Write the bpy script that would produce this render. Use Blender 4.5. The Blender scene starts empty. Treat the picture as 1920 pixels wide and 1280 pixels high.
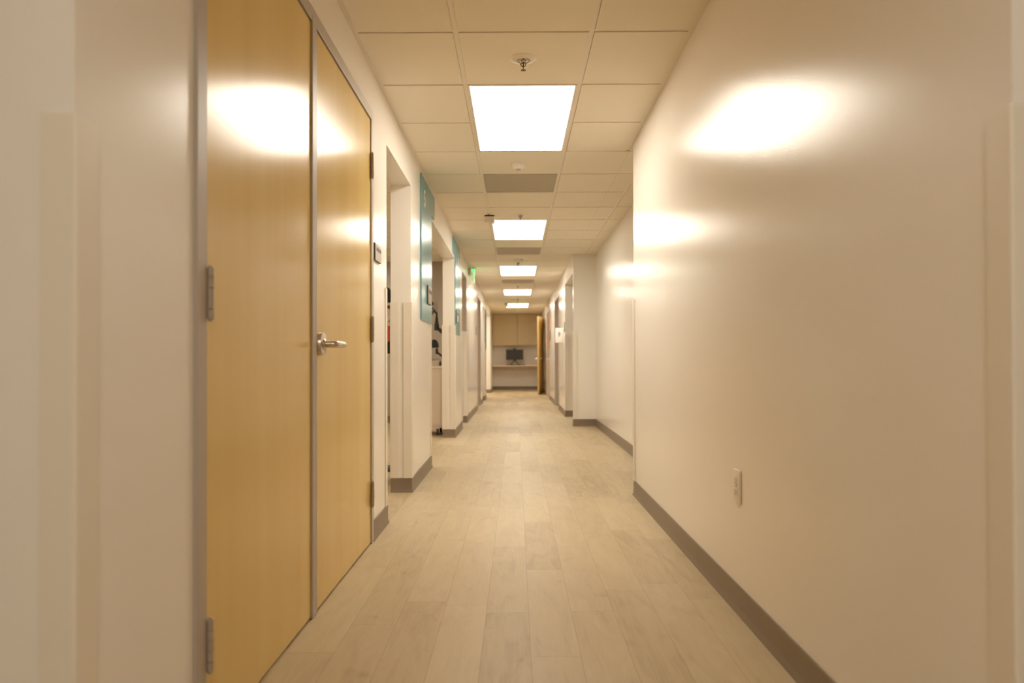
import bpy, bmesh, math, random
from mathutils import Vector, Matrix, Quaternion
random.seed(7)
C = bpy.context.scene.collection
PI = math.pi

# ------------------------------------------------------------------ dimensions (metres)
XL, XR, XR2 = -0.729, 0.8005, 1.111        # corridor walls, recessed right wall
H = 2.3776                                 # ceiling height
WT = 0.14                                  # wall thickness
YC = 1.176                                 # near corner of the left wall
YCR = 1.153                                # near corner of the right wall
YR1, YR2 = 4.856, 9.935                    # ends of the recess on the right
YE = 22.75                                 # end wall
T = 0.6096                                 # ceiling module
G0 = 3.19229                               # a cross tee
GX = 0.0388                                # centre of the middle ceiling column
BH = 0.1                                   # baseboard height
LINT = 2.133

# ------------------------------------------------------------------ materials
def new_mat(name):
    m = bpy.data.materials.new(name); m.use_nodes = True
    nt = m.node_tree
    return m, nt, nt.nodes['Principled BSDF']
def N(nt, t, **kw):
    n = nt.nodes.new(t)
    for k, v in kw.items(): setattr(n, k, v)
    return n
def rgba(c): return (c[0], c[1], c[2], 1)
def simple(name, col, rough=.5, metal=0, spec=.5, emit=None, estr=0, noise=0, bump=0, bscale=60, coat=0):
    m, nt, b = new_mat(name)
    b.inputs['Base Color'].default_value = rgba(col)
    b.inputs['Roughness'].default_value = rough
    b.inputs['Metallic'].default_value = metal
    b.inputs['Specular IOR Level'].default_value = spec
    b.inputs['Coat Weight'].default_value = coat
    if emit:
        b.inputs['Emission Color'].default_value = rgba(emit); b.inputs['Emission Strength'].default_value = estr
    tc = N(nt, 'ShaderNodeTexCoord')
    if noise:
        nz = N(nt, 'ShaderNodeTexNoise'); nz.inputs['Scale'].default_value = 4; nz.inputs['Detail'].default_value = 4
        nt.links.new(tc.outputs['Object'], nz.inputs['Vector'])
        mx = N(nt, 'ShaderNodeMix', data_type='RGBA')
        mx.inputs['A'].default_value = rgba([c * (1 - noise) for c in col]); mx.inputs['B'].default_value = rgba([min(1, c * (1 + noise)) for c in col])
        nt.links.new(nz.outputs['Fac'], mx.inputs['Factor']); nt.links.new(mx.outputs['Result'], b.inputs['Base Color'])
    if bump:
        n2 = N(nt, 'ShaderNodeTexNoise'); n2.inputs['Scale'].default_value = bscale; n2.inputs['Detail'].default_value = 3
        nt.links.new(tc.outputs['Object'], n2.inputs['Vector'])
        bp = N(nt, 'ShaderNodeBump'); bp.inputs['Strength'].default_value = bump; bp.inputs['Distance'].default_value = .002
        nt.links.new(n2.outputs['Fac'], bp.inputs['Height']); nt.links.new(bp.outputs['Normal'], b.inputs['Normal'])
    return m

M = {}
M['wall'] = simple('semi_gloss_wall_paint', (.86, .815, .75), .205, spec=.44, noise=.008, bump=.2, bscale=190)
M['taupe'] = simple('taupe_wall_paint', (.42, .36, .29), .4, noise=.01, bump=.1, bscale=170)
M['tile'] = simple('mineral_ceiling_tile', (.83, .76, .635), .75, spec=.3, noise=.015, bump=.25, bscale=240)
M['grid'] = simple('painted_ceiling_grid', (.82, .75, .65), .42)
M['base'] = simple('taupe_rubber_base', (.245, .19, .135), .42, spec=.4, noise=.03)
M['guard'] = simple('cream_vinyl_guard', (.81, .745, .645), .36, noise=.01, bump=.06, bscale=300)
M['alarm'] = simple('tan_plastic', (.5, .4, .3), .5)
M['frame'] = simple('taupe_painted_steel', (.46, .395, .33), .4, noise=.02)
M['frame_pale'] = simple('pale_taupe_painted_steel', (.52, .45, .385), .4, noise=.02)
M['nickel'] = simple('brushed_nickel', (.62, .56, .49), .3, metal=1)
M['dullmetal'] = simple('dull_hinge_steel', (.41, .345, .275), .4, metal=.25, noise=.05)
M['white'] = simple('white_plastic', (.80, .74, .66), .4)
M['chrome'] = simple('polished_chrome', (.7, .64, .55), .18, metal=1)
M['bronze'] = simple('dark_bronze', (.16, .10, .05), .4, metal=.6)
M['black'] = simple('black_plastic', (.018, .016, .014), .4)
M['darkgrey'] = simple('dark_grey_plastic', (.05, .044, .038), .45)
M['screen'] = simple('switched_off_screen', (.035, .031, .03), .3)
M['teal'] = simple('teal_acrylic', (.105, .30, .33), .24, noise=.02)
M['digit'] = simple('white_vinyl_lettering', (.75, .76, .70), .4)
M['silver'] = simple('silver_sign_plate', (.50, .45, .40), .5, metal=.2)
M['plaqueedge'] = simple('dark_sign_backer', (.10, .08, .065), .5)
M['strip'] = simple('brown_sign_strip', (.13, .095, .065), .5)
M['laminate'] = simple('maple_laminate', (.62, .50, .31), .42, noise=.03)
M['worktop'] = simple('beige_laminate_top', (.80, .68, .54), .4, noise=.02)
M['cart'] = simple('beige_powder_coat', (.74, .65, .54), .42, noise=.02)
M['red'] = simple('red_plastic', (.75, .13, .09), .4)
M['rubber'] = simple('black_rubber', (.02, .02, .018), .6)
M['green'] = simple('lit_green_edge', (.05, .5, .2), .4, emit=(.0, 1, .14), estr=3.2)
M['greenpale'] = simple('pale_lit_green_panel', (.5, .7, .5), .3, emit=(.25, .9, .42), estr=.32)
M['tandoor'] = simple('tan_painted_door', (.48, .36, .25), .4, noise=.03)
M['outletdark'] = simple('outlet_slots', (.12, .085, .05), .6)
M['paper'] = simple('white_paper', (.90, .87, .84), .6)
M['ink'] = simple('blurred_ink', (.16, .14, .2), .6)
M['grey_vent'] = simple('grey_perforated_metal', (.45, .39, .305), .55, noise=.02)
M['bin'] = simple('clear_frosted_plastic', (.6, .54, .45), .3)
M['teal_rubber'] = simple('grey_green_rubber', (.22, .25, .2), .6)
def lamp_mat(name, strength):
    return simple(name, (.9, .9, .9), .5, emit=(1.0, .925, .80), estr=strength)
M['lamp'] = lamp_mat('lit_ceiling_diffuser', 14.2)
M['added_room_lamp'] = lamp_mat('added_side_room_glow', 10.0)  # glow of the unseen lamps added in the side room
M['added_passage_lamp'] = lamp_mat('added_passage_glow', 16.5)  # glow of the unseen lamp added over the cross passage

def wood_mat(name, c1, c2, rough, scale=1.0, coat=0):
    m, nt, b = new_mat(name)
    tc = N(nt, 'ShaderNodeTexCoord')
    mp = N(nt, 'ShaderNodeMapping'); mp.inputs['Scale'].default_value = (4.5 * scale, 4.5 * scale, .3 * scale)
    nt.links.new(tc.outputs['Object'], mp.inputs['Vector'])
    n1 = N(nt, 'ShaderNodeTexNoise'); n1.inputs['Scale'].default_value = 1.4; n1.inputs['Detail'].default_value = 3; n1.inputs['Distortion'].default_value = .3
    nt.links.new(mp.outputs['Vector'], n1.inputs['Vector'])
    mp2 = N(nt, 'ShaderNodeMapping'); mp2.inputs['Scale'].default_value = (90 * scale, 90 * scale, 2.2 * scale)
    nt.links.new(tc.outputs['Object'], mp2.inputs['Vector'])
    n2 = N(nt, 'ShaderNodeTexNoise'); n2.inputs['Scale'].default_value = 1.5; n2.inputs['Detail'].default_value = 5
    nt.links.new(mp2.outputs['Vector'], n2.inputs['Vector'])
    mr = N(nt, 'ShaderNodeMapRange'); mr.inputs['From Min'].default_value = .25; mr.inputs['From Max'].default_value = .75
    nt.links.new(n1.outputs['Fac'], mr.inputs['Value'])
    ad = N(nt, 'ShaderNodeMath', operation='MULTIPLY_ADD'); ad.inputs[1].default_value = .34; ad.inputs[2].default_value = -.17
    nt.links.new(n2.outputs['Fac'], ad.inputs[0])
    ad2 = N(nt, 'ShaderNodeMath', operation='ADD', use_clamp=True)
    nt.links.new(ad.outputs[0], ad2.inputs[0]); nt.links.new(mr.outputs['Result'], ad2.inputs[1])
    mx = N(nt, 'ShaderNodeMix', data_type='RGBA'); mx.inputs['A'].default_value = rgba(c1); mx.inputs['B'].default_value = rgba(c2)
    nt.links.new(ad2.outputs[0], mx.inputs['Factor']); nt.links.new(mx.outputs['Result'], b.inputs['Base Color'])
    b.inputs['Roughness'].default_value = rough
    b.inputs['Coat Weight'].default_value = coat; b.inputs['Coat Roughness'].default_value = .16
    return m
M['birch'] = wood_mat('birch_veneer', (.71, .485, .145), (.76, .55, .20), .2)
M['birchedge'] = wood_mat('birch_edge', (.60, .38, .14), (.68, .46, .2), .35)

def plank_mat():
    m, nt, b = new_mat('vinyl_oak_planks')
    W, L = .1535, .914
    tc = N(nt, 'ShaderNodeTexCoord'); sp = N(nt, 'ShaderNodeSeparateXYZ')
    nt.links.new(tc.outputs['Object'], sp.inputs[0])
    def math_(op, a, bb=None, c=None):
        n = N(nt, 'ShaderNodeMath', operation=op)
        for i, v in enumerate((a, bb, c)):
            if v is None: continue
            if isinstance(v, (int, float)): n.inputs[i].default_value = v
            else: nt.links.new(v, n.inputs[i])
        return n.outputs[0]
    u = math_('DIVIDE', math_('SUBTRACT', sp.outputs['X'], .044), W)
    col = math_('FLOOR', u)
    wn = N(nt, 'ShaderNodeTexWhiteNoise', noise_dimensions='1D'); nt.links.new(col, wn.inputs['W'])
    v = math_('ADD', math_('DIVIDE', sp.outputs['Y'], L), wn.outputs['Value'])
    row = math_('FLOOR', v)
    cb = N(nt, 'ShaderNodeCombineXYZ'); nt.links.new(col, cb.inputs[0]); nt.links.new(row, cb.inputs[1])
    w2 = N(nt, 'ShaderNodeTexWhiteNoise', noise_dimensions='2D'); nt.links.new(cb.outputs[0], w2.inputs['Vector'])
    # grain, shifted for each plank
    off = N(nt, 'ShaderNodeVectorMath', operation='MULTIPLY_ADD'); off.inputs[1].default_value = (11, 17, 5)
    nt.links.new(w2.outputs['Color'], off.inputs[0]); nt.links.new(tc.outputs['Object'], off.inputs[2])
    mp = N(nt, 'ShaderNodeMapping'); mp.inputs['Scale'].default_value = (13, 2.6, 1); nt.links.new(off.outputs[0], mp.inputs['Vector'])
    n1 = N(nt, 'ShaderNodeTexNoise'); n1.inputs['Scale'].default_value = 1; n1.inputs['Detail'].default_value = 5; n1.inputs['Distortion'].default_value = 1.4
    nt.links.new(mp.outputs[0], n1.inputs['Vector'])
    mp2 = N(nt, 'ShaderNodeMapping'); mp2.inputs['Scale'].default_value = (150, 9, 1); nt.links.new(off.outputs[0], mp2.inputs['Vector'])
    n2 = N(nt, 'ShaderNodeTexNoise'); n2.inputs['Scale'].default_value = 1; n2.inputs['Detail'].default_value = 3
    nt.links.new(mp2.outputs[0], n2.inputs['Vector'])
    mp3 = N(nt, 'ShaderNodeMapping'); mp3.inputs['Scale'].default_value = (9, 5, 1); nt.links.new(off.outputs[0], mp3.inputs['Vector'])
    n3 = N(nt, 'ShaderNodeTexNoise'); n3.inputs['Scale'].default_value = 1.3; n3.inputs['Detail'].default_value = 2; n3.inputs['Distortion'].default_value = .8
    nt.links.new(mp3.outputs[0], n3.inputs['Vector'])
    knot = N(nt, 'ShaderNodeMapRange'); knot.inputs['From Min'].default_value = .62; knot.inputs['From Max'].default_value = .80; knot.inputs['To Max'].default_value = .32
    nt.links.new(n3.outputs['Fac'], knot.inputs['Value'])
    f = math_('ADD', math_('MULTIPLY', w2.outputs['Value'], .46), math_('MULTIPLY', math_('SUBTRACT', n1.outputs['Fac'], .5), .95))
    f = math_('ADD', f, math_('MULTIPLY', math_('SUBTRACT', n2.outputs['Fac'], .5), .42))
    f = math_('ADD', f, math_('ADD', knot.outputs['Result'], .18))
    rp = N(nt, 'ShaderNodeValToRGB')
    e = rp.color_ramp.elements
    e[0].position = 0; e[0].color = rgba((.585, .48, .305)); e[1].position = 1; e[1].color = rgba((.36, .27, .152))
    x = e.new(.5); x.color = rgba((.51, .405, .245))
    nt.links.new(f, rp.inputs['Fac'])
    # seams
    fu = math_('FRACT', u); fv = math_('FRACT', v)
    du = math_('MULTIPLY', math_('MINIMUM', fu, math_('SUBTRACT', 1, fu)), W)
    dv = math_('MULTIPLY', math_('MINIMUM', fv, math_('SUBTRACT', 1, fv)), L)
    d = math_('MINIMUM', du, dv)
    ms = N(nt, 'ShaderNodeMapRange'); ms.inputs['From Min'].default_value = .0004; ms.inputs['From Max'].default_value = .0016
    ms.inputs['To Min'].default_value = .72; ms.inputs['To Max'].default_value = 1
    nt.links.new(d, ms.inputs['Value'])
    mul = N(nt, 'ShaderNodeMix', data_type='RGBA', blend_type='MULTIPLY'); mul.inputs['Factor'].default_value = 1
    nt.links.new(rp.outputs['Color'], mul.inputs['A']); nt.links.new(ms.outputs['Result'], mul.inputs['B'])
    nt.links.new(mul.outputs['Result'], b.inputs['Base Color'])
    b.inputs['Roughness'].default_value = .46
    b.inputs['Specular IOR Level'].default_value = .35
    bp = N(nt, 'ShaderNodeBump'); bp.inputs['Strength'].default_value = .12; bp.inputs['Distance'].default_value = .001
    nt.links.new(n2.outputs['Fac'], bp.inputs['Height']); nt.links.new(bp.outputs['Normal'], b.inputs['Normal'])
    return m
M['floor'] = plank_mat()

# ------------------------------------------------------------------ mesh helpers
def wloc(o):
    v = Vector((0, 0, 0))
    while o is not None:
        v = v + Vector(o.location); o = o.parent
    return v
class MB:
    def __init__(s): s.bm = bmesh.new()
    def box(s, x0, x1, y0, y1, z0, z1, bev=0, seg=2, mi=0):
        r = bmesh.ops.create_cube(s.bm, size=1)
        vs = r['verts']
        for v in vs:
            v.co = Vector(((x0 + x1) / 2 + v.co.x * abs(x1 - x0), (y0 + y1) / 2 + v.co.y * abs(y1 - y0), (z0 + z1) / 2 + v.co.z * abs(z1 - z0)))
        fs = {f for v in vs for f in v.link_faces}
        for f in fs: f.material_index = mi
        if bev:
            es = list({e for v in vs for e in v.link_edges})
            bmesh.ops.bevel(s.bm, geom=es, offset=bev, segments=seg, affect='EDGES', profile=.5, clamp_overlap=True)
        return s
    def rod(s, p0, p1, r0, r1=None, n=20, bev=0):
        p0, p1 = Vector(p0), Vector(p1); d = p1 - p0
        r1 = r0 if r1 is None else r1
        q = d.to_track_quat('Z', 'Y').to_matrix().to_4x4()
        res = bmesh.ops.create_cone(s.bm, cap_ends=True, segments=n, radius1=r0, radius2=r1, depth=d.length,
                                    matrix=Matrix.Translation((p0 + p1) / 2) @ q)
        if bev:
            es = [e for e in {e for v in res['verts'] for e in v.link_edges} if len(e.link_faces) == 2 and any(len(f.verts) > 4 for f in e.link_faces)]
            bmesh.ops.bevel(s.bm, geom=es, offset=bev, segments=2, affect='EDGES', profile=.5, clamp_overlap=True)
        return s
    def tube(s, pts, r, n=12):
        pts = [Vector(p) for p in pts]; rings = []
        for i, p in enumerate(pts):
            a = pts[max(0, i - 1)]; b = pts[min(len(pts) - 1, i + 1)]
            q = (b - a).to_track_quat('Z', 'Y')
            rr = r[i] if isinstance(r, (list, tuple)) else r
            rings.append([s.bm.verts.new(p + q @ Vector((rr * math.cos(2 * PI * k / n), rr * math.sin(2 * PI * k / n), 0))) for k in range(n)])
        for a, b in zip(rings, rings[1:]):
            for k in range(n): s.bm.faces.new((a[k], a[(k + 1) % n], b[(k + 1) % n], b[k]))
        s.bm.faces.new(list(reversed(rings[0]))); s.bm.faces.new(rings[-1])
        return s
    def lathe(s, c, prof, n=32):
        """prof: list of (radius, z) revolved about the vertical axis through c"""
        rings = []
        for r, z in prof:
            if r < 1e-6: rings.append([s.bm.verts.new((c[0], c[1], c[2] + z))])
            else: rings.append([s.bm.verts.new((c[0] + r * math.cos(2 * PI * k / n), c[1] + r * math.sin(2 * PI * k / n), c[2] + z)) for k in range(n)])
        for a, b in zip(rings, rings[1:]):
            for k in range(n):
                k2 = (k + 1) % n
                if len(a) == 1 and len(b) == 1: continue
                if len(a) == 1: s.bm.faces.new((a[0], b[k2], b[k]))
                elif len(b) == 1: s.bm.faces.new((a[k], a[k2], b[0]))
                else: s.bm.faces.new((a[k], a[k2], b[k2], b[k]))
        return s
    def prism(s, poly, axis, a, b):
        """poly of 2-D points extruded along axis 'X','Y' or 'Z' from a to b"""
        def P(u, v, w):
            return {'X': (w, u, v), 'Y': (u, w, v), 'Z': (u, v, w)}[axis]
        A = [s.bm.verts.new(P(u, v, a)) for u, v in poly]; B = [s.bm.verts.new(P(u, v, b)) for u, v in poly]
        s.bm.faces.new(A); s.bm.faces.new(list(reversed(B)))
        n = len(poly)
        for k in range(n): s.bm.faces.new((A[k], B[k], B[(k + 1) % n], A[(k + 1) % n]))
        return s
    def rotz(s, pivot, ang):
        bmesh.ops.rotate(s.bm, verts=s.bm.verts, cent=Vector(pivot), matrix=Matrix.Rotation(ang, 3, 'Z')); return s
    def build(s, name, mat, parent=None, smooth=True):
        bmesh.ops.recalc_face_normals(s.bm, faces=s.bm.faces)
        me = bpy.data.meshes.new(name)
        if parent is not None: org = wloc(parent)
        else:
            xs = [v.co for v in s.bm.verts]
            org = Vector((sum(min(v[i] for v in xs) + max(v[i] for v in xs) for _ in (0,)) / 2 if i < 2 else min(v[i] for v in xs) for i in range(3)))
        bmesh.ops.translate(s.bm, verts=s.bm.verts, vec=-org)
        s.bm.to_mesh(me); s.bm.free()
        for mm in (mat if isinstance(mat, (list, tuple)) else [mat]): me.materials.append(mm)
        if smooth:
            me.polygons.foreach_set('use_smooth', [True] * len(me.polygons))
            me.set_sharp_from_angle(angle=math.radians(22))
        o = bpy.data.objects.new(name, me); C.objects.link(o)
        if parent is not None: o.parent = parent
        else: o.location = org
        return o
def tag(o, label=None, cat=None, group=None, kind=None):
    if label: o['label'] = label
    if cat: o['category'] = cat
    if group: o['group'] = group
    if kind: o['kind'] = kind
    return o
def thing(name, loc, label=None, cat=None, group=None, kind=None):
    o = bpy.data.objects.new(name, None); o.empty_display_size = .05; C.objects.link(o); o.location = loc
    return tag(o, label, cat, group, kind)
def struct(name, mb, mat, label, smooth=False):
    o = mb.build(name, mat, None, smooth); tag(o, label, 'setting', None, 'structure'); return o

# ------------------------------------------------------------------ floor
fl = MB(); fl.box(-4.2, 4.2, -2.4, 24.0, -.1, 0)
o = fl.build('floor', M['floor'], None, False)
# keep the plank pattern in world coordinates: origin at the world origin
for v in o.data.vertices: v.co += o.location
o.location = (0, 0, 0)
tag(o, 'pale oak vinyl plank floor running the length of the corridor', 'floor', None, 'structure')

# ------------------------------------------------------------------ walls
HT = H + .10
w = MB()
xo = XL - WT
# left corridor wall: piers and lintels.  openings: (y0, y1, top)
LEFT_OPEN = [(1.612, 3.615, 2.165), (4.03, 4.965, LINT), (6.145, 8.50, LINT), (9.68, 10.57, LINT),
             (13.52, 14.64, 2.17), (15.60, 16.45, LINT), (17.55, 20.25, 2.18)]
def run(mb, x0, x1, ya, yb, opens):
    y = ya
    for a, b, top in opens:
        mb.box(x0, x1, y, a, 0, HT); mb.box(x0, x1, a, b, top, HT); y = b
    mb.box(x0, x1, y, yb, 0, HT)
run(w, xo, XL, YC, YE, LEFT_OPEN)
struct('wall_left', w, M['wall'], 'glossy cream left corridor wall with a row of openings')
w = MB(); w.box(-4.2, xo, YC, YC + WT, 0, HT)
struct('wall_left_front', w, M['wall'], 'cream wall returning to the left at the near corner')
RIGHT_OPEN2 = [(10.06, 11.63, 2.14), (13.30, 14.62, 2.15), (17.0, 18.75, 2.15), (20.03, 20.97, 2.15)]
w = MB()
w.box(XR, XR + WT, YCR, YR1, 0, HT); w.box(XR + WT, XR2 + WT, YR1 - WT, YR1, 0, HT)
w.box(XR2, XR2 + WT, YR1, YR2 + .12, 0, HT); w.box(XR, XR2, YR2, YR2 + .125, 0, HT)
run(w, XR, XR + WT, YR2 + .125, YE, RIGHT_OPEN2)
struct('wall_right', w, M['wall'], 'glossy cream right corridor wall stepping back into a recess')
w = MB(); w.box(XR + WT, 4.2, YCR, YCR + WT, 0, HT)
struct('wall_right_front', w, M['wall'], 'cream wall returning to the right at the near corner')
w = MB(); w.box(-3.8, 3.0, YE, YE + WT, 0, HT)
struct('wall_end', w, M['wall'], 'cream wall closing the far end of the corridor')
w = MB(); w.box(-4.34, 4.34, -2.4 - WT, -2.4, 0, HT); w.box(-4.34, -4.2, -2.4, YC + WT, 0, HT); w.box(4.2, 4.34, -2.4, YCR + WT, 0, HT)
struct('wall_back', w, M['wall'], 'cream walls of the cross passage behind the viewpoint')
# the room behind the left openings
w = MB()
w.box(-3.74, -3.6, 3.7, 10.75, 0, HT); w.box(-3.6, xo, 3.70, 3.84, 0, HT)
struct('wall_room_left', w, M['wall'], 'side room walls behind the left openings')
w = MB(); w.box(-3.6, xo, 10.572, 10.71, 0, HT); w.box(xo, XL - .0015, 10.566, 10.574, 0, HT - .25)
struct('wall_room_end', w, M['taupe'], 'taupe end wall of the side room on the left')
w = MB(); w.box(-2.6, -2.46, 13.2, 21.2, 0, HT); w.box(-2.46, xo, 13.2, 13.34, 0, HT); w.box(-2.46, xo, 21.06, 21.2, 0, HT); w.box(-2.46, xo, 16.8, 16.94, 0, HT)
struct('wall_alcove_left', w, M['wall'], 'walls of the rooms behind the far left openings')
w = MB(); w.box(2.46, 2.6, 9.8, 21.5, 0, HT); w.box(XR2 + WT, 2.46, 9.8, 9.94, 0, HT); w.box(XR + WT, 2.46, 12.4, 12.54, 0, HT); w.box(XR + WT, 2.46, 19.4, 19.54, 0, HT); w.box(XR + WT, 2.46, 21.36, 21.5, 0, HT)
struct('wall_alcove_right', w, M['wall'], 'walls of the rooms behind the far right openings')

# ------------------------------------------------------------------ baseboards: profile swept along plan paths
def base_run(mb, pts, side):
    """pts: plan polyline; side +1 = the room lies to the left of the walking direction"""
    prof = [(0, 0), (.013, 0), (.0125, .004), (.007, .018), (.006, .030), (.006, BH - .002), (.005, BH), (0, BH)]
    P = [Vector((p[0], p[1])) for p in pts]; n = len(P); rings = []
    for i in range(n):
        ns = []
        if i > 0: d = (P[i] - P[i - 1]).normalized(); ns.append(Vector((-d.y, d.x)) * side)
        if i < n - 1: d = (P[i + 1] - P[i]).normalized(); ns.append(Vector((-d.y, d.x)) * side)
        m = ns[0] if len(ns) == 1 else (ns[0] + ns[1]) / (1 + ns[0].dot(ns[1]))
        rings.append([mb.bm.verts.new((P[i].x + m.x * u, P[i].y + m.y * u, z)) for u, z in prof])
    for a, b in zip(rings, rings[1:]):
        for k in range(len(prof) - 1): mb.bm.faces.new((a[k], a[k + 1], b[k + 1], b[k]))
    mb.bm.faces.new(rings[0]); mb.bm.faces.new(list(reversed(rings[-1])))
b_ = MB()
base_run(b_, [(-4.2, YC), (XL, YC), (XL, 1.612)], -1)
base_run(b_, [(XL, 3.615), (XL, 4.03), (xo, 4.03)], -1)
base_run(b_, [(xo, 4.965), (XL, 4.965), (XL, 6.145), (xo, 6.145)], -1)
base_run(b_, [(xo, 8.50), (XL, 8.50), (XL, 9.68), (xo, 9.68)], -1)
base_run(b_, [(-3.6, 10.566), (XL, 10.566), (XL, 13.52)], -1)
base_run(b_, [(XL, 14.64), (XL, 15.60), (xo, 15.60)], -1)
base_run(b_, [(xo, 16.45), (XL, 16.45), (XL, 17.55), (xo, 17.55)], -1)
base_run(b_, [(xo, 20.25), (XL, 20.25), (XL, YE), (XR, YE)], -1)
o = b_.build('baseboard_left', M['base'], None); tag(o, 'taupe rubber baseboard along the left wall', 'baseboard', None, 'structure')
b_ = MB()
base_run(b_, [(4.2, YCR), (XR, YCR), (XR, YR1), (XR2, YR1), (XR2, YR2), (XR, YR2), (XR, 10.06), (XR + WT, 10.06)], 1)
base_run(b_, [(XR + WT, 11.63), (XR, 11.63), (XR, 13.30)], 1)
base_run(b_, [(XR, 14.62), (XR, 17.0)], 1)
base_run(b_, [(XR, 18.75), (XR, 20.03)], 1)
base_run(b_, [(XR, 20.97), (XR, YE)], 1)
o = b_.build('baseboard_right', M['base'], None); tag(o, 'taupe rubber baseboard along the right wall', 'baseboard', None, 'structure')

# ------------------------------------------------------------------ ceiling: tegular tiles in a tee grid
LIGHTS = [1, 7, 13, 19, 25]; VENTS = [4, 10, 16]
TW = .0236
# cells (column, first row) of unseen lamps added outside the corridor
ADDED_LAMPS = [(0, -7), (-4, 4), (-4, 9), (-3, 26), (3, 27)]
def lamp_cell(x, y):
    return any(abs(x - (GX + T * c)) < T / 2 and G0 + T * n < y < G0 + T * (n + 2) - TW for c, n in ADDED_LAMPS)
def inside(x, y):
    """is this point of the ceiling over open room (not wall)?"""
    if y < YC: return -4.2 < x < 4.2
    if y > YE: return False
    if XL < x < XR: return True
    if YR1 < y < YR2 and XR <= x < XR2: return True
    if -3.6 < x < xo and 3.84 < y < 10.57: return True
    if -2.46 < x < xo and 13.34 < y < 21.06: return True
    if XR + WT < x < 2.46 and 9.94 < y < 21.36: return True
    return False
zones = [(-4.2, 4.2, -2.4, YC), (XL, XR, YC, YE), (XR, XR2, YR1, YR2), (-3.6, xo, 3.84, 10.57), (-2.46, xo, 13.34, 21.06), (XR + WT, 2.46, 9.94, 21.36)]
tiles, grid = MB(), MB()
xb = [GX + T * (k + .5) for k in range(-9, 9)]
for zi, (x0, x1, y0, y1) in enumerate(zones):
    xs = sorted([x for x in xb if x0 < x < x1]); ns = [n for n in range(-12, 36) if y0 < G0 + T * n < y1]
    LX = [(x0 - 9, x0 + TW)] + [(x - TW / 2, x + TW / 2) for x in xs] + [(x1 - TW, x1 + 9)]
    if zi == 2: LX[0] = (x0 - 9, x0)                      # the recess ceiling runs on from the corridor
    ends = (y0 + TW, y1 - TW)
    LY = [(y0 - 9, ends[0])] + [(G0 + T * n - TW, G0 + T * n) for n in ns] + [(y1 - TW, y1 + 9)]
    if zi == 1: LY[0] = (y0 - 9, y0)
    for i in range(len(LX) - 1):
        for j in range(len(LY) - 1):
            a, b, c, d = LX[i][1], LX[i + 1][0], LY[j][1], LY[j + 1][0]
            if b - a < .004 or d - c < .004: continue
            mid = abs((a + b) / 2 - GX) < .2 and zi == 1
            n0 = round((c - G0) / T)
            if mid and any(n0 in (L, L + 1) for L in LIGHTS): continue
            if mid and n0 in VENTS: continue
            if zi != 1 and lamp_cell((a + b) / 2, (c + d) / 2): continue
            # the corridor tile beside the recess is one piece with it: no wall angle there
            if zi == 1 and i == len(LX) - 2 and YR1 < (c + d) / 2 < YR2: b = x1
            g = .0012
            tiles.box(a + g, b - g if b != x1 else b, c + g, d - g, H, H + .02)
    # grid: everything between tiles, a few millimetres higher
    for i, (a, b) in enumerate(LX):
        a, b = max(a, x0), min(b, x1)
        if zi == 1 and i == len(LX) - 1:
            grid.box(a, b, y0, YR1, H + .005, H + .03); grid.box(a, b, YR2, y1, H + .005, H + .03); continue
        if b - a > .002: grid.box(a, b, y0, y1, H + .005, H + .03)
    for (c, d) in LY:
        c, d = max(c, y0), min(d, y1)
        if d - c < .002: continue
        for i in range(len(LX) - 1):
            n1 = round((d - G0) / T)
            if zi == 1 and abs((LX[i][1] + LX[i + 1][0]) / 2 - GX) < .2 and n1 in [L + 1 for L in LIGHTS]: continue
            if zi != 1 and lamp_cell((LX[i][1] + LX[i + 1][0]) / 2, (c + d) / 2): continue
            grid.box(LX[i][1], min(LX[i + 1][0], x1), c, d, H + .005, H + .03)
grid.box(XR - TW, XR, YR1, G0 + T * 3 - TW, H + .005, H + .03)
struct('ceiling', tiles, M['tile'], 'suspended ceiling of cream mineral tiles')
struct('trim_1', grid, M['grid'], 'cream tee grid holding the ceiling tiles')
w = MB(); w.box(-4.34, 4.34, -2.6, 24, H + .1, H + .2)
struct('ceiling_slab', w, M['taupe'], 'slab above the suspended ceiling')

# ------------------------------------------------------------------ ceiling lights and vents
def ceiling_light(xa, xb_, ya, yb, label, mat, group='lit panels along the corridor ceiling'):
    t = thing('ceiling_light', ((xa + xb_) / 2, (ya + yb) / 2, H), label, 'ceiling light', group)
    f = MB(); r = .011
    f.box(xa, xb_, ya, ya + r, H - .001, H + .03, .001); f.box(xa, xb_, yb - r, yb, H - .001, H + .03, .001)
    f.box(xa, xa + r, ya + r, yb - r, H - .001, H + .03, .001); f.box(xb_ - r, xb_, ya + r, yb - r, H - .001, H + .03, .001)
    f.build('light_frame', M['grid'], t)
    d = MB(); d.box(xa + r, xb_ - r, ya + r, yb - r, H + .002, H + .012)
    d.build('diffuser', mat, t, False)
names = ['nearest and largest lit ceiling panel, just beyond the first sprinkler', 'second lit ceiling panel, with a small sensor box at its near left corner',
         'third lit ceiling panel along the corridor, after the round dark-centred detector', 'fourth lit ceiling panel along the corridor, a small bright strip',
         'farthest lit ceiling panel, right before the wall cabinets']
cx0, cx1 = GX - T / 2 + TW / 2, GX + T / 2 - TW / 2
for k, L in enumerate(LIGHTS):
    ceiling_light(cx0, cx1, G0 + T * L, G0 + T * (L + 2) - TW, names[k], M['lamp'])
vn = ['grey perforated ceiling panel beyond the white smoke detector', 'grey perforated ceiling panel between the second and third lit panels',
      'grey perforated ceiling panel beyond the third lit panel']
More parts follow.
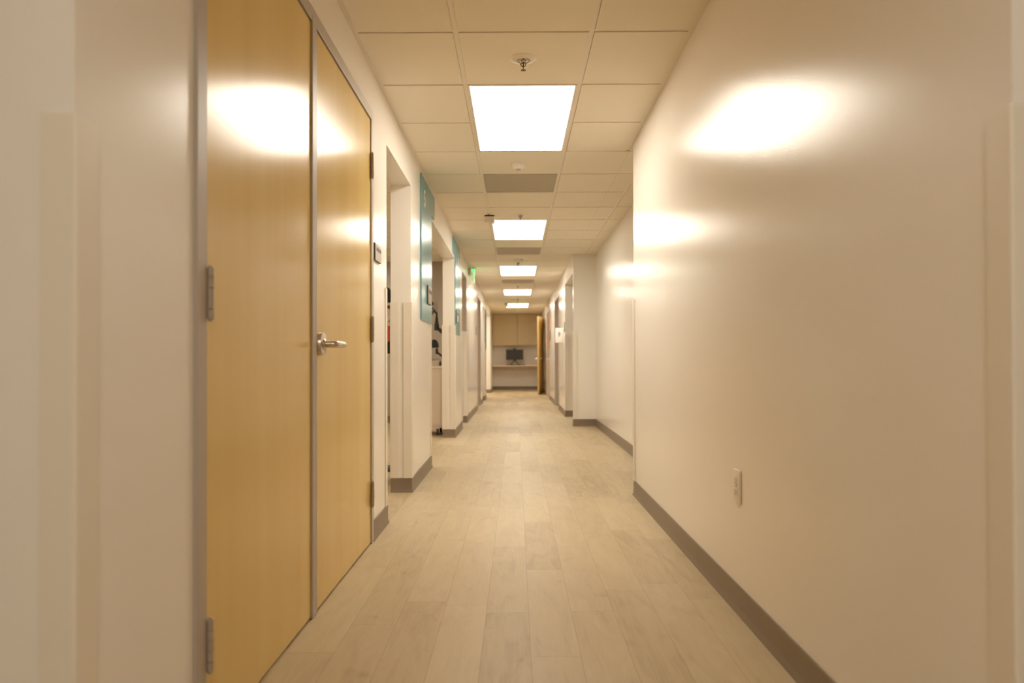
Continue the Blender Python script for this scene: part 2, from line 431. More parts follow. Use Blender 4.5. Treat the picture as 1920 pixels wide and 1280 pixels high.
for k, n in enumerate(VENTS):
    ya, yb = G0 + T * n, G0 + T * (n + 1) - TW
    t = thing('ceiling_vent', (GX, (ya + yb) / 2, H), vn[k], 'ceiling vent', 'grey ceiling vents')
    f = MB(); r = .008
    f.box(cx0, cx1, ya, ya + r, H - .001, H + .02); f.box(cx0, cx1, yb - r, yb, H - .001, H + .02); f.box(cx0, cx0 + r, ya + r, yb - r, H - .001, H + .02); f.box(cx1 - r, cx1, ya + r, yb - r, H - .001, H + .02)
    f.build('vent_frame', M['grey_vent'], t)
    d = MB(); d.box(cx0 + r, cx1 - r, ya + r, yb - r, H + .001, H + .01)
    d.build('perforated_face', M['grey_vent'], t, False)
# unseen lamps added to brighten the near walls, side room and far end
ceiling_light(cx0, cx1, G0 - T * 7, G0 - T * 5 - TW, 'unseen lit ceiling panel added above the cross passage', M['added_passage_lamp'], 'added lamps of the cross passage')  # added out of view to lift the near walls and doors
ceiling_light(GX - T * 4.5 + .012, GX - T * 3.5 - .012, G0 + T * 4, G0 + T * 6 - TW, 'unseen lit panel added in the side room, near the first opening', M['added_room_lamp'], 'added lamps of the side rooms')  # added out of view to brighten what shows through the openings
ceiling_light(GX - T * 4.5 + .012, GX - T * 3.5 - .012, G0 + T * 9, G0 + T * 11 - TW, 'unseen lit panel added in the side room, near its end wall', M['added_room_lamp'], 'added lamps of the side rooms')  # second added lamp, for the room's end wall and cart

ceiling_light(GX - T * 3.5 + .012, GX - T * 2.5 - .012, G0 + T * 26, G0 + T * 28 - TW, 'unseen lit panel added in the room behind the last opening on the left', M['lamp'], 'added lamps of the side rooms')  # added out of view to spill light onto the corridor end

ceiling_light(GX + T * 2.5 + .012, GX + T * 3.5 - .012, G0 + T * 27, G0 + T * 29 - TW, 'unseen lit panel added in the room behind the open wooden door', M['lamp'], 'added lamps of the side rooms')  # added out of view as side light for the end wall

# ------------------------------------------------------------------ corner guards
def guard(x, y, sx, sy, label, z0=BH, z1=1.318, leg=.051, t=.0095):
    """L-shaped guard on the corner at (x, y); legs run towards sx (along X) and sy (along Y); it stands proud on the open sides"""
    e = .0006
    # outer corner is displaced away from the wall body
    ox, oy = x - sx * t, y - sy * t
    poly = [(ox, oy + sy * .004), (ox, y + sy * leg), (x - sx * .0006, y + sy * leg), (x - sx * e, y - sy * e), (x + sx * leg, y - sy * e), (x + sx * leg, oy), (ox + sx * .004, oy), (ox + sx * .0012, oy + sy * .0012)]
    m = MB(); m.prism(poly, 'Z', z0, z1)
    o = m.build('corner_guard', M['guard'], None)
    tag(o, label, 'corner guard', 'cream corner guards')
guard(XL, YC, -1, 1, 'cream corner guard on the near left corner, at the edge of the picture')
guard(XR, YCR, 1, 1, 'cream corner guard on the near right corner, cut by the picture edge')
guard(XR, YR1, 1, -1, 'cream corner guard where the long right wall ends at the recess')
guard(XL, 4.03, -1, -1, 'thin cream corner guard just right of the silver sign by the double door', t=.0045)
guard(XL, 4.965, -1, 1, 'cream corner guard on the corridor edge of the pier before the number 5 sign')
guard(xo, 4.965, 1, 1, 'cream corner guard on the inner edge of the pier before the number 5 sign', t=.0055)
guard(XL, 6.145, -1, -1, 'thin cream corner guard below the number 5 sign', z1=1.226, t=.005)
guard(XL, 8.50, -1, 1, 'cream corner guard on the corridor edge below the second teal sign', z1=1.335)
guard(xo, 8.50, 1, 1, 'cream corner guard on the inner edge of the pier, right of the beige cart', z1=1.335)
guard(XL, 9.68, -1, -1, 'thin cream corner guard right of the second teal sign')
guard(XL, 10.565, -1, 1, 'cream corner guard below the taupe jamb left of the green exit sign', z1=1.345)
guard(XL, 16.45, -1, 1, 'cream corner guard on the narrow pier far along the left wall')
guard(XL, 20.25, -1, 1, 'cream corner guard on the last pier before the wall cabinets')
guard(XR, YR2, 1, 1, 'cream corner guard on the stub wall facing down the corridor on the right', z1=1.315)
guard(XR, 11.63, 1, 1, 'cream corner guard beside the opening left of the right stub wall', z1=1.33)

# ------------------------------------------------------------------ doors
def door_frame(parent, side, ya, yb, top, face=.05, proud=.010, depth=WT, mat='frame'):
    """hollow metal frame in the wall at X=XL (side=-1) or XR (side=+1)"""
    X = XL if side < 0 else XR
    xf = X - side * proud; xb = X + side * (depth + .01)
    lo, hi = min(xf, xb), max(xf, xb)
    m = MB()
    m.box(lo, hi, ya, ya + face, 0, top, .0015); m.box(lo, hi, yb - face, yb, 0, top, .0015); m.box(lo, hi, ya + face - .001, yb - face + .001, top - face, top, .0015)
    # stop behind the leaf
    sx = X + side * .062
    a, b = min(sx, sx + side * .03), max(sx, sx + side * .03)
    m.box(a, b, ya + face - .001, ya + face + .016, 0, top - face); m.box(a, b, yb - face - .016, yb - face + .001, 0, top - face); m.box(a, b, ya + face, yb - face, top - face - .016, top - face)
    m.build('door_frame', M[mat], parent)
def hinge(parent, x, y, zc, h=.122, out=1, dir_leaf=1):
    """butt hinge with a five-knuckle barrel at (x, y); leaf plates beside it"""
    m = MB(); n = 5; r = .0078
    for k in range(n):
        a = zc - h / 2 + h * k / n; m.rod((x, y, a + .0006), (x, y, a + h / n - .0006), r, n=20, bev=.0006)
    m.rod((x, y, zc - h / 2 - .004), (x, y, zc + h / 2 + .004), r * .55, n=12)
    m.build('hinge', M['dullmetal'], parent)
def lever(parent, x, y, z, out, along, dup=None):
    """round rose, stem standing out from the leaf and a lever turning along the leaf"""
    rr = .0435
    m = MB()
    m.rod((x, y, z), (x + out * .020, y, z), rr, rr * .97, n=40, bev=.0035)
    m.rod((x + out * .020, y, z), (x + out * .027, y, z), .021, .017, n=28, bev=.001)
    m.build('rose', M['nickel'], parent)
    m = MB()
    pts = [(x + out * .020, y, z), (x + out * .050, y, z)]
    for k in range(1, 7):
        a = k / 6 * PI / 2
        pts.append((x + out * (.050 + .014 * math.sin(a)), y + along * .014 * (1 - math.cos(a)), z))
    pts += [(x + out * .064, y + along * .06, z), (x + out * .064, y + along * .110, z), (x + out * .064, y + along * .1135, z)]
    rad = [.0128] * (len(pts) - 1) + [.0105]
    m.tube(pts, rad, 20)
    m.build('lever', M['nickel'], parent)

d1 = thing('door_1', (XL, 2.6, 0), 'pair of tall birch veneer doors in a taupe steel frame on the left', 'door', None, 'structure')
door_frame(d1, -1, 1.612, 3.615, 2.169)
LF = XL + .004                                   # leaf face
lp = bpy.data.objects.new('x', None); bpy.data.objects.remove(lp)
m = MB(); m.box(LF - .045, LF, 1.6655, 2.5275, .008, 2.114, .0012)
leafA = m.build('door_leaf', M['birch'], d1); leafA['label'] = 'near birch door leaf without a handle'
m = MB(); m.box(LF - .045, LF, 2.5335, 3.5615, .008, 2.114, .0012)
leafB = m.build('door_leaf', M['birch'], d1); leafB['label'] = 'far birch door leaf with the lever handle'
for zc in (.249, 1.068, 1.886):
    hinge(leafA, XL + .0155, 1.667, zc); 
    hinge(leafB, XL + .0155, 3.560, zc)
    m = MB(); m.box(XL + .004, XL + .0125, 3.562, 3.600, zc - .061, zc + .061, .001); m.build('hinge_plate', M['dullmetal'], leafB)
m = MB(); m.box(LF + .0005, LF + .0075, 2.524, 2.579, 0.002, 2.138, .0015); m.build('astragal', M['frame'], leafB)
lever(leafB, LF, 2.627, .972, 1, 1)

def single_door(name, side, ya, yb, top, label, leafmat, knob=None, recess=.07):
    t = thing(name, (XL if side < 0 else XR, (ya + yb) / 2, 0), label, 'door', None, 'structure')
    door_frame(t, side, ya, yb, top, mat='frame_pale')
    X = XL if side < 0 else XR
    xf = X + side * recess
    m = MB(); m.box(min(xf, xf + side * .045), max(xf, xf + side * .045), ya + .053, yb - .053, .008, top - .053, .0012)
    lf = m.build('door_leaf', leafmat, t)
    if knob is not None: lever(lf, xf, knob, .95, -side, 1 if knob < (ya + yb) / 2 else -1)
    return t
# far closed doors: set back deep in their frames
def deep_door(name, side, ya, yb, top, label, leafmat, knob):
    return single_door(name, side, ya, yb, top, label, leafmat, knob, recess=.095)
deep_door('door_2', -1, 13.52, 14.64, 2.17, 'grey framed doorway far along the left wall', M['tandoor'], 13.68)
deep_door('door_3', 1, 13.30, 14.62, 2.15, 'grey framed doorway far along the right wall behind the white box', M['tandoor'], 13.45)
single_door('door_4', 1, 17.0, 18.75, 2.15, 'closed tan door far along the right wall before the open wood door', M['tandoor'], 17.18, recess=.004)

# open wooden door at the far right, folded back towards the viewer
t5 = thing('door_5', (XR, 20.03, 0), 'open wooden door folded back at the far end of the right wall', 'door', None, 'structure')
door_frame(t5, 1, 20.03, 20.97, 2.15)
leafL, ang = .86, 0
hx, hy = XR - .03, 20.0
fx, fy = .592, 19.16
dirv = Vector((fx - hx, fy - hy)).normalized()
a5 = math.atan2(dirv.y, dirv.x)
def leaf_box(mb, u0, u1, v0, v1, z0, z1, bev=0):
    mb.box(hx + u0, hx + u1, hy + v0, hy + v1, z0, z1, bev); 
def fin(mb, name, mat, parent):
    mb.rotz((hx, hy, 0), a5); return mb.build(name, mat, parent)
m = MB(); leaf_box(m, .01, leafL, -.0225, .0225, .012, 2.10, .001); lf5 = fin(m, 'door_leaf', M['birch'], t5)
m = MB(); leaf_box(m, leafL - .0005, leafL + .0015, -.0215, .0215, .013, 2.099); fin(m, 'edge_band', M['birchedge'], lf5)
for zc in (.30, 1.07, 1.88):
    m = MB(); m.rod((hx - .004, hy, zc - .06), (hx - .004, hy, zc + .06), .009, n=16); leaf_box(m, .0, .04, .0225, .027, zc - .06, zc + .06); leaf_box(m, -.012, .03, -.03, .03, zc - .055, zc + .055)
    fin(m, 'hinge', M['dullmetal'], lf5)
for s in (-1, 1):
    m = MB()
    for u in (leafL - .07,):
        p = lambda uu, vv, zz: (hx + uu, hy + vv, zz)
        m.rod(p(u, s * .0225, .97), p(u, s * .036, .97), .032, n=28, bev=.002)
        m.tube([p(u, s * .03, .97), p(u, s * .07, .97), p(u - .012, s * .082, .97), p(u - .05, s * .085, .97), p(u - .115, s * .085, .97)], .0105, 14)
    fin(m, 'lever_handle', M['nickel'], lf5)

# ------------------------------------------------------------------ signs on the left wall
def digit_mesh(ch, height, yc, z0, x, parent, ysc=1.0):
    cu = bpy.data.curves.new('digit', 'FONT'); cu.body = ch; cu.size = height / .70; cu.extrude = .0008; cu.offset = .0022; cu.align_x = 'CENTER'
    tmp = bpy.data.objects.new('digit', cu); C.objects.link(tmp)
    dg = bpy.context.evaluated_depsgraph_get()
    me = bpy.data.meshes.new_from_object(tmp.evaluated_get(dg))
    bpy.data.objects.remove(tmp); bpy.data.curves.remove(cu)
    # text lies in XY facing +Z: map text x -> world +Y (reads left to right for a viewer in the corridor looking at -X), y -> Z, z -> +X
    org = wloc(parent)
    for v in me.vertices:
        tx, ty, tz = v.co
        v.co = Vector((x + tz, yc + tx * ysc, z0 + ty)) - org
    me.materials.append(M['digit'])
    o = bpy.data.objects.new('digit', me); C.objects.link(o); o.parent = parent
    return o
def wall_sign(poly, label, digit, dy, dz, group=None):
    xs = XL + .004
    ys = [p[0] for p in poly]; zs = [p[1] for p in poly]
    t = thing('wall_sign', (XL, (min(ys) + max(ys)) / 2, min(zs)), label, 'sign', group)
    m = MB(); m.prism(poly, 'X', XL + .0015, XL + .0105)
    es = [e for e in m.bm.edges]
    bmesh.ops.bevel(m.bm, geom=es, offset=.0015, segments=2, affect='EDGES', profile=.5)
    m.build('panel', M['teal'], t, False)
    if digit: digit_mesh(digit, .135, dy, dz, XL + .0112, t)
    return t
wall_sign([(5.462, 1.228), (6.128, 1.228), (6.128, 2.160), (6.352, 2.160), (6.352, 2.352), (5.462, 2.352)], 'tall teal number 5 sign beside the second opening on the left', '5', 5.655, 2.128, 'teal wall signs')
wall_sign([(8.52, 1.235), (9.19, 1.235), (9.19, 2.352), (8.225, 2.352), (8.225, 2.165), (8.52, 2.165)], 'second tall teal sign, farther along the left wall than the number 5', '6', 8.98, 2.128, 'teal wall signs')
wall_sign([(16.92, 1.19), (17.49, 1.19), (17.49, 2.14), (16.92, 2.14)], 'farthest teal sign, a dark sliver near the end of the left wall', None, 0, 0, 'teal wall signs')
def plaque(ya, yb, z0, z1, label, side=-1, off=0, strip=True, thick=.010):
    X = (XL if side < 0 else XR); s = 1 if side < 0 else -1
    x0 = X + s * (.001 + off)
    t = thing('room_sign', (x0, (ya + yb) / 2, z0), label, 'sign', 'small room signs')
    def bx(mb, a, b, *r):
        mb.box(min(x0 + s * a, x0 + s * b), max(x0 + s * a, x0 + s * b), *r)
    m = MB(); bx(m, 0, thick * .7, ya, yb, z0, z1, .001); m.build('backer', M['plaqueedge'], t)
    m = MB(); bx(m, thick * .7, thick, ya + .002, yb - .002, z0 + .002, z1 - .002, .001); m.build('plate', M['silver'], t)
    if strip:
        h = z1 - z0
        m = MB(); bx(m, thick, thick + .001, ya + .03, yb - .004, z1 - h * .42, z1 - h * .22); m.build('strip', M['strip'], t, False)
plaque(3.66, 3.815, 1.428, 1.518, 'small silver room sign beside the double door')
plaque(5.80, 6.03, 1.375, 1.527, 'small silver room sign fixed on the number 5 teal sign', off=.0105)
plaque(8.62, 8.86, 1.38, 1.527, 'small silver room sign fixed on the second teal sign', off=.0105)
plaque(13.05, 13.22, 1.385, 1.54, 'small grey room sign left of the far grey doorway on the left wall', strip=False)
plaque(11.68, 11.86, 1.38, 1.54, 'small grey room sign above the white box on the right wall', side=1, strip=False)
plaque(16.62, 16.86, 1.37, 1.62, 'dark room sign before the closed tan door on the right wall', side=1, strip=False, thick=.02)

# ------------------------------------------------------------------ white box on the right wall
t = thing('wall_dispenser', (XR, 12.2, 1.22), 'white box with a dark mark mounted on the right wall before the grey doorway', 'dispenser')
m = MB(); m.box(XR - .125, XR - .001, 12.12, 12.26, 1.215, 1.462, .008, 3); m.build('body', M['paper'], t)
m = MB()
for k in range(4): m.box(XR - .085 + .006 * (k % 2), XR - .06 + .008 * (k % 3), 12.1188, 12.1202, 1.322 + .02 * k, 1.336 + .02 * k, .0)
m.build('printed_mark', M['ink'], t, False)
m = MB(); m.box(XR - .075, XR - .05, 12.15, 12.2, 1.462, 1.474, .003); m.build('lid_latch', M['darkgrey'], t)

# thin red strip and white box by the closed tan door
m = MB(); m.box(XR - .022, XR - .0125, 17.52, 17.60, 1.18, 2.095, .002)
tag(m.build('wall_strip', M['red'], None), 'thin red vertical strip on the closed tan door far along the right wall', 'strip')
t = thing('alarm_strobe', (XR, 17.3, 2.25), 'small white box high on the far right wall above the closed tan door', 'alarm')
m = MB(); m.box(XR - .05, XR - .001, 17.22, 17.36, 2.20, 2.36, .006); m.build('housing', M['white'], t)
m = MB(); m.box(XR - .056, XR - .05, 17.26, 17.32, 2.23, 2.29, .003); m.build('lens', M['red'], t)

# ------------------------------------------------------------------ outlet
oy, oz = 2.590, .455
t = thing('wall_outlet', (XR, oy, oz - .06), 'cream duplex power outlet low on the right wall', 'outlet')
m = MB(); m.box(XR - .0075, XR - .0005, oy - .037, oy + .037, oz - .060, oz + .060, .0025, 3); m.build('cover_plate', M['guard'], t)
for s in (-1, 1):
    zc = oz + s * .0205
    m = MB(); m.box(XR - .0098, XR - .0075, oy - .0165, oy + .0165, zc - .0145, zc + .0145, .0012)
    sk = m.build('socket', M['guard'], t)
    m = MB()
    m.box(XR - .0102, XR - .0097, oy - .0085, oy - .0063, zc - .003, zc + .006); m.box(XR - .0102, XR - .0097, oy + .0063, oy + .0085, zc - .003, zc + .006)
    m.rod((XR - .0097, oy, zc - .0085), (XR - .0102, oy, zc - .0085), .0028, n=12)
    m.build('slots', M['outletdark'], sk, False)
m = MB(); m.rod((XR - .0075, oy, oz), (XR - .0088, oy, oz), .0032, n=14); m.build('screw', M['dullmetal'], t)

# ------------------------------------------------------------------ sprinklers, detectors, sensors
def sprinkler(x, y, label):
    t = thing('sprinkler', (x, y, H), label, 'sprinkler', 'fire sprinklers along the ceiling')
    m = MB(); m.lathe((x, y, H), [(.030, -.0005), (.030, -.008), (.033, -.011), (.040, -.0105), (.060, -.005), (.066, -.0005)], 40); m.build('escutcheon', M['white'], t)
    m = MB(); m.lathe((x, y, H), [(0, -.003), (.029, -.003), (.026, -.010), (.012, -.014), (.0105, -.022), (0, -.022)], 32); m.build('cup', M['chrome'], t)
    m = MB()
    for s in (-1, 1): m.tube([(x + s * .011, y, H - .016), (x + s * .014, y, H - .026), (x + s * .009, y, H - .036), (x, y, H - .041)], .0022, 8)
    m.rod((x, y, H - .020), (x, y, H - .041), .0035, n=12); m.rod((x, y, H - .012), (x, y, H - .022), .010, n=6)
    for s in (-1, 1): m.tube([(x + s * .006, y, H - .028), (x + s * .026, y, H - .016)], .0014, 8)
    m.build('frame', M['bronze'], t)
    m = MB(); m.rod((x, y, H - .041), (x, y, H - .056), .0024, n=10)
    for k in range(12):
        a = 2 * PI * k / 12
        m.box(x + .0055, x + .0125, y - .0019, y + .0019, H - .0575, H - .0563)
        vs = list(m.bm.verts)[-8:]
        bmesh.ops.rotate(m.bm, verts=vs, cent=Vector((x, y, 0)), matrix=Matrix.Rotation(a, 3, 'Z'))
    m.rod((x, y, H - .0578), (x, y, H - .056), .0065, n=20)
    m.build('deflector', M['bronze'], t)
sprinkler(.040, 3.467, 'ceiling sprinkler nearest to us, before the largest lit panel')
sprinkler(.050, 7.173, 'ceiling sprinkler just before the second lit panel')
sprinkler(.033, 10.72, 'ceiling sprinkler just before the third lit panel')
sprinkler(.041, 13.95, 'ceiling sprinkler just before the fourth lit panel')
sprinkler(.049, 16.9, 'ceiling sprinkler before the farthest lit panel')
t = thing('smoke_detector', (.023, 5.339, H), 'round white smoke detector between the largest lit panel and the grey vent', 'smoke detector')
c = (.023, 5.339, H)
m = MB(); m.lathe(c, [(.056, -.0004), (.056, -.009), (.053, -.012)], 40); m.build('base_ring', M['white'], t)
m = MB(); m.lathe(c, [(.0525, -.010), (.049, -.022), (.036, -.033), (.024, -.037), (0, -.037)], 40); m.build('dome', M['white'], t)
m = MB(); m.lathe(c, [(.019, -.036), (.0185, -.0405), (.016, -.042), (0, -.042)], 32); m.build('sensing_cap', M['silver'], t)
c = (.040, 10.346, H)
t = thing('smoke_detector', c, 'round ceiling detector with a dark centre, before the third lit panel', 'smoke detector')
m = MB(); m.lathe(c, [(.072, -.0004), (.072, -.010), (.066, -.014)], 40); m.build('base_ring', M['white'], t)
m = MB(); m.lathe(c, [(.062, -.010), (.056, -.035), (.040, -.048), (.024, -.050), (.018, -.046), (0, -.046)], 40); m.build('dome', M['white'], t)
m = MB(); m.lathe(c, [(.0165, -.045), (.0165, -.056), (.012, -.060), (0, -.060)], 28); m.build('sensor_tip', M['black'], t)
def sensor(x, y, label):
    t = thing('ceiling_sensor', (x, y, H), label, 'sensor', 'sensor boxes hanging from the ceiling grid')
    m = MB(); m.box(x - .048, x + .048, y - .05, y + .05, H - .010, H - .002, .002); m.box(x - .018, x + .018, y - .02, y + .02, H - .004, H + .005, .001); m.build('mounting_plate', M['black'], t)
    m = MB(); m.box(x - .052, x + .052, y - .045, y + .045, H - .075, H - .0105, .006, 3); m.build('housing', M['white'], t)
    m = MB(); m.lathe((x, y, H - .075), [(.020, .001), (.018, -.006), (.010, -.010), (0, -.011)], 24); m.build('lens', M['guard'], t)
sensor(-.263, 7.235, 'small white sensor box on a black plate at the corner of the second lit panel')
sensor(-.245, 18.30, 'small white sensor box at the corner of the farthest lit panel')
def exit_sign(x, y, label, w=.30):
    t = thing('exit_sign', (x, y, H), label, 'exit sign', 'edge-lit green exit signs')
    m = MB(); m.box(x - .022, x + .022, y - w / 2, y + w / 2, H - .032, H - .001, .003); m.build('canopy', M['white'], t)
    m = MB(); m.box(x - .012, x + .012, y - w / 2 + .012, y + w / 2 - .012, H - .072, H - .0325, .001); m.build('lit_edge', M['green'], t)
    m = MB(); m.box(x - .010, x + .010, y - w / 2 + .012, y + w / 2 - .012, H - .225, H - .0725, .002); m.build('panel', M['greenpale'], t)
exit_sign(-.668, 11.35, 'green lit exit sign hanging by the left wall, seen edge-on')
exit_sign(.045, 18.05, 'green lit exit sign hanging in the middle before the wall cabinets, seen edge-on')
t = thing('alarm_strobe', (XL, 11.06, 2.24), 'small brownish box high on the left wall beside the exit sign', 'alarm')
m = MB(); m.box(XL + .001, XL + .008, 10.99, 11.13, 2.23, 2.36, .002); m.build('mounting_plate', M['alarm'], t)
m = MB(); m.box(XL + .0085, XL + .04, 11.0, 11.12, 2.24, 2.35, .005); m.build('housing', M['frame_pale'], t)

# ------------------------------------------------------------------ far end: wall cabinets, worktop, computer
CF = 22.33
def wall_cabinet(xa, xb_, label, lock=False, clip=None):
    t = thing('wall_cabinet', ((xa + xb_) / 2, (CF + YE) / 2, 1.388), label, 'cabinet', 'wall cabinets above the worktop')
    m = MB(); m.box(xa + .001, xb_ - .001, CF + .02, YE - .001, 1.388, H - .002, .001); m.build('body', M['laminate'], t)
    mid = (xa + xb_) / 2
    for k, (a, b) in enumerate(((xa, mid), (mid, xb_))):
        m = MB(); m.box(a + .004, b - .004, CF, CF + .0195, 1.392, H - .006, .0015)
        d = m.build('door', M['laminate'], t)
        hx_ = b - .035 if k == 0 else a + .035
        m = MB(); m.tube([(hx_, CF, 1.43), (hx_, CF - .025, 1.435), (hx_, CF - .028, 1.48), (hx_, CF - .025, 1.525), (hx_, CF, 1.53)], .005, 10)
        m.build('pull', M['nickel'], d)
        if lock and k == 1:
            m = MB(); m.rod((hx_ - .01, CF, 1.555), (hx_ - .01, CF - .008, 1.555), .011, n=18); m.build('lock', M['bronze'], d)
wall_cabinet(-.722, .0455, 'tan wall cabinet on the left above the computer')
wall_cabinet(.0465, .798, 'tan wall cabinet on the right behind the open wooden door', True)
t = thing('worktop', (.03, 22.45, .74), 'long beige worktop below the wall cabinets', 'worktop')
m = MB(); m.box(XL + .001, XR - .001, 22.12, YE - .001, .735, .772, .003); m.build('top', M['worktop'], t)
m = MB(); m.box(XL + .001, XR - .001, YE - .03, YE - .001, .62, .735); m.build('support_rail', M['worktop'], t)
ZT = .772
t = thing('computer_monitor', (-.04, 22.40, ZT), 'dark computer monitor switched off on the worktop', 'monitor')
m = MB(); m.box(-.305, .228, 22.385, 22.415, .948, 1.262, .006, 3); m.build('casing', M['black'], t)
m = MB(); m.box(-.291, .214, 22.3835, 22.3855, .965, 1.249); m.build('screen', M['screen'], t, False)
m = MB(); m.box(-.065, -.012, 22.415, 22.45, .90, 1.12, .004)
m.build('neck', M['darkgrey'], t)
m = MB()
for s in (-1, 1): m.tube([(-.04, 22.43, .945), (-.04 + s * .07, 22.42, .86), (-.04 + s * .15, 22.38, ZT + .008)], [.016, .013, .010], 10)
m.build('stand', M['darkgrey'], t)
m = MB(); m.box(-.085, .005, 22.38, 22.42, 1.2625, 1.30, .006); m.rod((-.04, 22.38, 1.281), (-.04, 22.374, 1.281), .012, n=18)
tag(m.build('webcam', M['black'], None), 'small black webcam on top of the computer monitor', 'webcam')
t = thing('keyboard', (.02, 22.22, ZT), 'black keyboard on the worktop before the monitor', 'keyboard')
m = MB(); m.box(-.20, .205, 22.15, 22.29, ZT + .0005, ZT + .022, .004); m.build('tray', M['black'], t)
m = MB()
for r in range(5):
    for k in range(15): m.box(-.19 + k * .0255, -.168 + k * .0255, 22.16 + r * .025, 22.181 + r * .025, ZT + .022, ZT + .028)
m.build('keys', M['darkgrey'], t, False)
m = MB(); m.box(.225, .285, 22.16, 22.27, ZT + .0005, ZT + .035, .014, 3)
tag(m.build('computer_mouse', M['black'], None), 'black mouse right of the keyboard', 'mouse')
m = MB(); m.box(-.285, -.23, 22.17, 22.25, ZT + .0005, ZT + .03, .01, 3)
tag(m.build('card_reader', M['black'], None), 'small black device left of the keyboard', 'device')
m = MB(); m.lathe((-.055, 22.34, ZT), [(0, .0005), (.026, .0005), (.028, .006), (.028, .055), (.020, .066), (0, .068)], 24)
tag(m.build('white_jar', M['paper'], None), 'tiny white jar under the monitor', 'jar')

# ------------------------------------------------------------------ side room seen through the openings
# cart behind the pier beyond the second opening
t = thing('supply_cart', (-1.16, 9.03, 0), 'beige supply cart on casters seen through the opening beside the number 5 sign', 'cart')
cx0_, cx1_, cy0_, cy1_ = -1.42, -.905, 8.76, 9.24
m = MB(); m.box(cx0_, cx1_, cy0_, cy1_, .115, .815, .008); m.build('cabinet_body', M['cart'], t)
m = MB(); m.box(cx0_ - .01, cx1_ + .01, cy0_ - .012, cy1_ + .01, .8155, .85, .006); m.build('top', M['cart'], t)
m = MB(); m.box(cx0_ + .012, cx1_ - .012, cy0_ + .01, cy1_ - .01, .09, .1145); m.build('base', M['cart'], t)
m = MB(); m.box(cx0_ + .02, cx1_ - .02, cy0_ - .006, cy0_ - .0005, .135, .79, .002); m.build('front_panel', M['cart'], t)
for x in (cx0_ + .07, cx1_ - .06):
    for y in (cy0_ + .05, cy1_ - .06):
        m = MB(); m.rod((x - .014, y, .038), (x + .014, y, .038), .0375, n=24, bev=.004)
        cw = m.build('caster', M['rubber'], t)
        m = MB(); m.rod((x - .0145, y, .038), (x + .0145, y, .038), .02, n=18); m.box(x - .022, x - .0155, y - .012, y + .012, .03, .089); m.box(x + .0155, x + .022, y - .012, y + .012, .03, .089); m.box(x - .022, x + .022, y - .014, y + .014, .078, .0895)
        m.build('caster_fork', M['chrome'], cw)
def open_bin(name, x0, x1, y0, y1, z0, z1, label):
    m = MB(); k = .006
    m.box(x0, x1, y0, y1, z0, z0 + k); m.box(x0, x0 + k, y0, y1, z0 + k, z1); m.box(x1 - k, x1, y0, y1, z0 + k, z1); m.box(x0 + k, x1 - k, y1 - k, y1, z0 + k, z1); m.box(x0 + k, x1 - k, y0, y0 + k, z0 + k, z0 + k + (z1 - z0) * .62)
    tag(m.build(name, M['bin'], None, False), label, 'bin')
open_bin('storage_bin', -1.06, -.945, 8.82, 8.99, .8505, .945, 'small frosted bin on the beige cart top')
m = MB(); m.lathe((-.932, 8.80, .8505), [(0, 0), (.013, 0), (.014, .03), (.008, .045), (.005, .06), (0, .062)], 18)
tag(m.build('small_bottle', M['black'], None), 'small black bottle at the right edge of the beige cart top', 'bottle')
# articulated arms fixed to the inner face of the pier
xi = xo - .001
def arm(name, label, zs, head):
    t = thing(name, (xi, 9.0, zs), label, 'wall arm', 'black articulated arms on the inner face of the pier')
    m = MB(); m.box(xi - .02, xi, 8.94, 9.06, zs - .07, zs + .05, .004); m.build('wall_bracket', M['black'], t)
    m = MB(); m.tube([(xi - .015, 9.0, zs - .02), (xi - .05, 8.97, zs), (-.985, 8.90, zs + .055)], [.026, .026, .021] if head == 'upper' else [.013, .013, .012], 12); m.build('lower_arm', M['darkgrey'], t)
    if head == 'upper':
        m = MB(); m.rod((-.985, 8.90, zs + .02), (-.985, 8.90, zs + .10), .03, n=20, bev=.004); m.rod((-.985, 8.90, zs + .10), (-.985, 8.90, zs + .20), .024, .014, n=20); m.rod((-.985, 8.90, zs + .20), (-.985, 8.90, zs + .245), .011, n=14); m.build('elbow', M['black'], t)
        m = MB(); m.tube([(-.985, 8.90, zs + .225), (-1.03, 8.88, zs + .285), (-1.055, 8.86, zs + .33)], .011, 10); m.tube([(-1.02, 8.88, zs + .27), (-1.06, 8.87, zs + .19), (-1.075, 8.87, zs + .14)], [.014, .014, .009], 10); m.build('upper_arm', M['darkgrey'], t)
        m = MB(); m.box(-1.10, -1.02, 8.82, 8.90, zs + .33, zs + .375, .01); m.build('clamp', M['black'], t)
        m = MB(); m.box(-1.02, -.972, 8.93, 8.95, zs + .25, zs + .41, .003); m.build('cable_cover', M['frame'], t)
    else:
        m = MB(); m.rod((-.985, 8.90, zs + .03), (-.985, 8.90, zs + .10), .016, n=18); m.build('elbow', M['black'], t)
        m = MB(); m.lathe((-1.02, 8.90, zs + .11), [(0, 0), (.06, 0), (.064, .03), (.05, .075), (.025, .10), (0, .105)], 28); m.build('head', M['black'], t)
arm('monitor_arm', 'black articulated arm, the upper one on the inner face of the pier', 1.27, 'upper')
arm('jointed_pole', 'thin black arm with a round head above the beige cart', .965, 'lower')
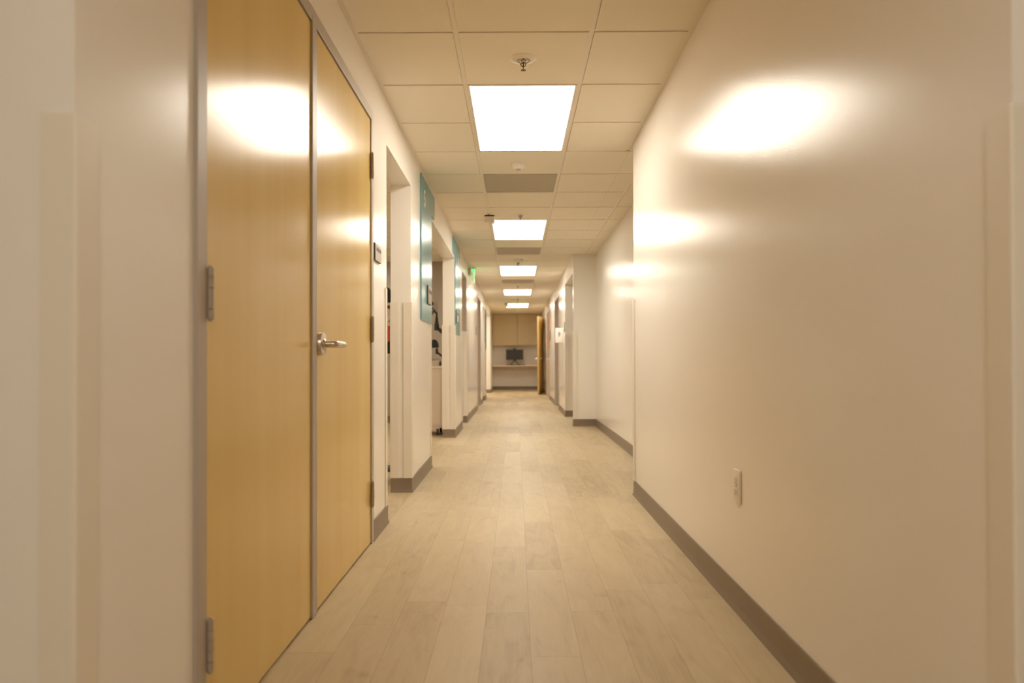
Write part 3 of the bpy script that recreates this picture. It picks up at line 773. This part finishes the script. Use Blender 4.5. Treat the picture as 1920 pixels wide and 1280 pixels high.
# rolling stand in the sliver of the first opening
t = thing('equipment_stand', (-1.0, 5.33, 0), 'equipment stand with a black monitor seen in the sliver of the first opening', 'equipment stand')
m = MB(); m.rod((-1.0, 5.42, .10), (-1.0, 5.42, 1.33), .018, n=20); m.build('pole', M['white'], t)
m = MB()
for k in range(5):
    a = 2 * PI * k / 5 - .45
    m.tube([(-1.0, 5.42, .10), (-1.0 + .06 * math.cos(a), 5.42 + .06 * math.sin(a), .095), (-1.0 + .17 * math.cos(a), 5.42 + .17 * math.sin(a), .078)], [.024, .022, .014], 10)
m.build('star_base', M['teal_rubber'], t)
for k in range(5):
    a = 2 * PI * k / 5 - .45; x, y = -1.0 + .165 * math.cos(a), 5.42 + .165 * math.sin(a)
    if x > -.88: x = -.9
    m = MB(); m.rod((x - .012, y, .0335), (x + .012, y, .0335), .033, n=22, bev=.004); m.rod((x, y, .05), (x, y, .078), .008, n=10); m.build('caster', M['rubber'], t)
m = MB(); m.box(-1.13, -.914, 5.30, 5.36, 1.345, 1.42, .01); m.prism([(-1.10, 1.42), (-.925, 1.42), (-.945, 1.455), (-1.08, 1.47)], 'Y', 5.31, 5.35); m.build('monitor_head', M['black'], t)
m = MB(); m.box(-1.10, -.908, 5.28, 5.36, 1.30, 1.322, .004); m.box(-1.02, -.98, 5.32, 5.43, 1.32, 1.345); m.build('monitor_shelf', M['bronze'], t)
m = MB(); m.box(-1.12, -.906, 5.24, 5.41, 1.205, 1.235, .004); m.build('upper_tray', M['white'], t)
m = MB(); m.box(-1.10, -.912, 5.24, 5.41, .945, .965, .003); m.build('lower_tray', M['white'], t)
m = MB(); m.box(-1.11, -.908, 5.25, 5.35, 1.0525, 1.17, .01)
tag(m.build('red_case', M['red'], None), 'red case on the equipment stand in the first opening', 'case')
m = MB(); m.box(-1.09, -.914, 5.25, 5.35, .9655, 1.052, .012)
tag(m.build('black_pouch', M['black'], None), 'black pouch on the lower tray of the equipment stand below the red case', 'pouch')

# ------------------------------------------------------------------ camera, world, view
cam = bpy.data.cameras.new('camera'); co = bpy.data.objects.new('camera', cam); C.objects.link(co)
cam.sensor_width = 36; cam.lens = 1341.72 / 1920 * 36
cam.shift_y = 23.59 / 1920; cam.clip_start = .05; cam.clip_end = 100
R = Matrix.Rotation(.00549, 4, 'Z') @ Matrix.Rotation(PI / 2 + .00949, 4, 'X') @ Matrix.Rotation(-.00287, 4, 'Z')
co.rotation_euler = R.to_euler(); co.location = (0, 0, .90855)
cam.dof.use_dof = True; cam.dof.focus_distance = 3.7; cam.dof.aperture_fstop = 2.4
sc = bpy.context.scene; sc.camera = co
wd = bpy.data.worlds.new('world'); sc.world = wd; wd.use_nodes = True
wd.node_tree.nodes['Background'].inputs[0].default_value = (1, .9, .78, 1); wd.node_tree.nodes['Background'].inputs[1].default_value = .02
vs = sc.view_settings
vs.view_transform = 'Standard'; vs.look = 'None'; vs.exposure = 0; vs.gamma = 1; vs.use_curve_mapping = False
sc.cycles.max_bounces = 12; sc.cycles.diffuse_bounces = 8; sc.cycles.glossy_bounces = 5
sc.cycles.use_denoising = True
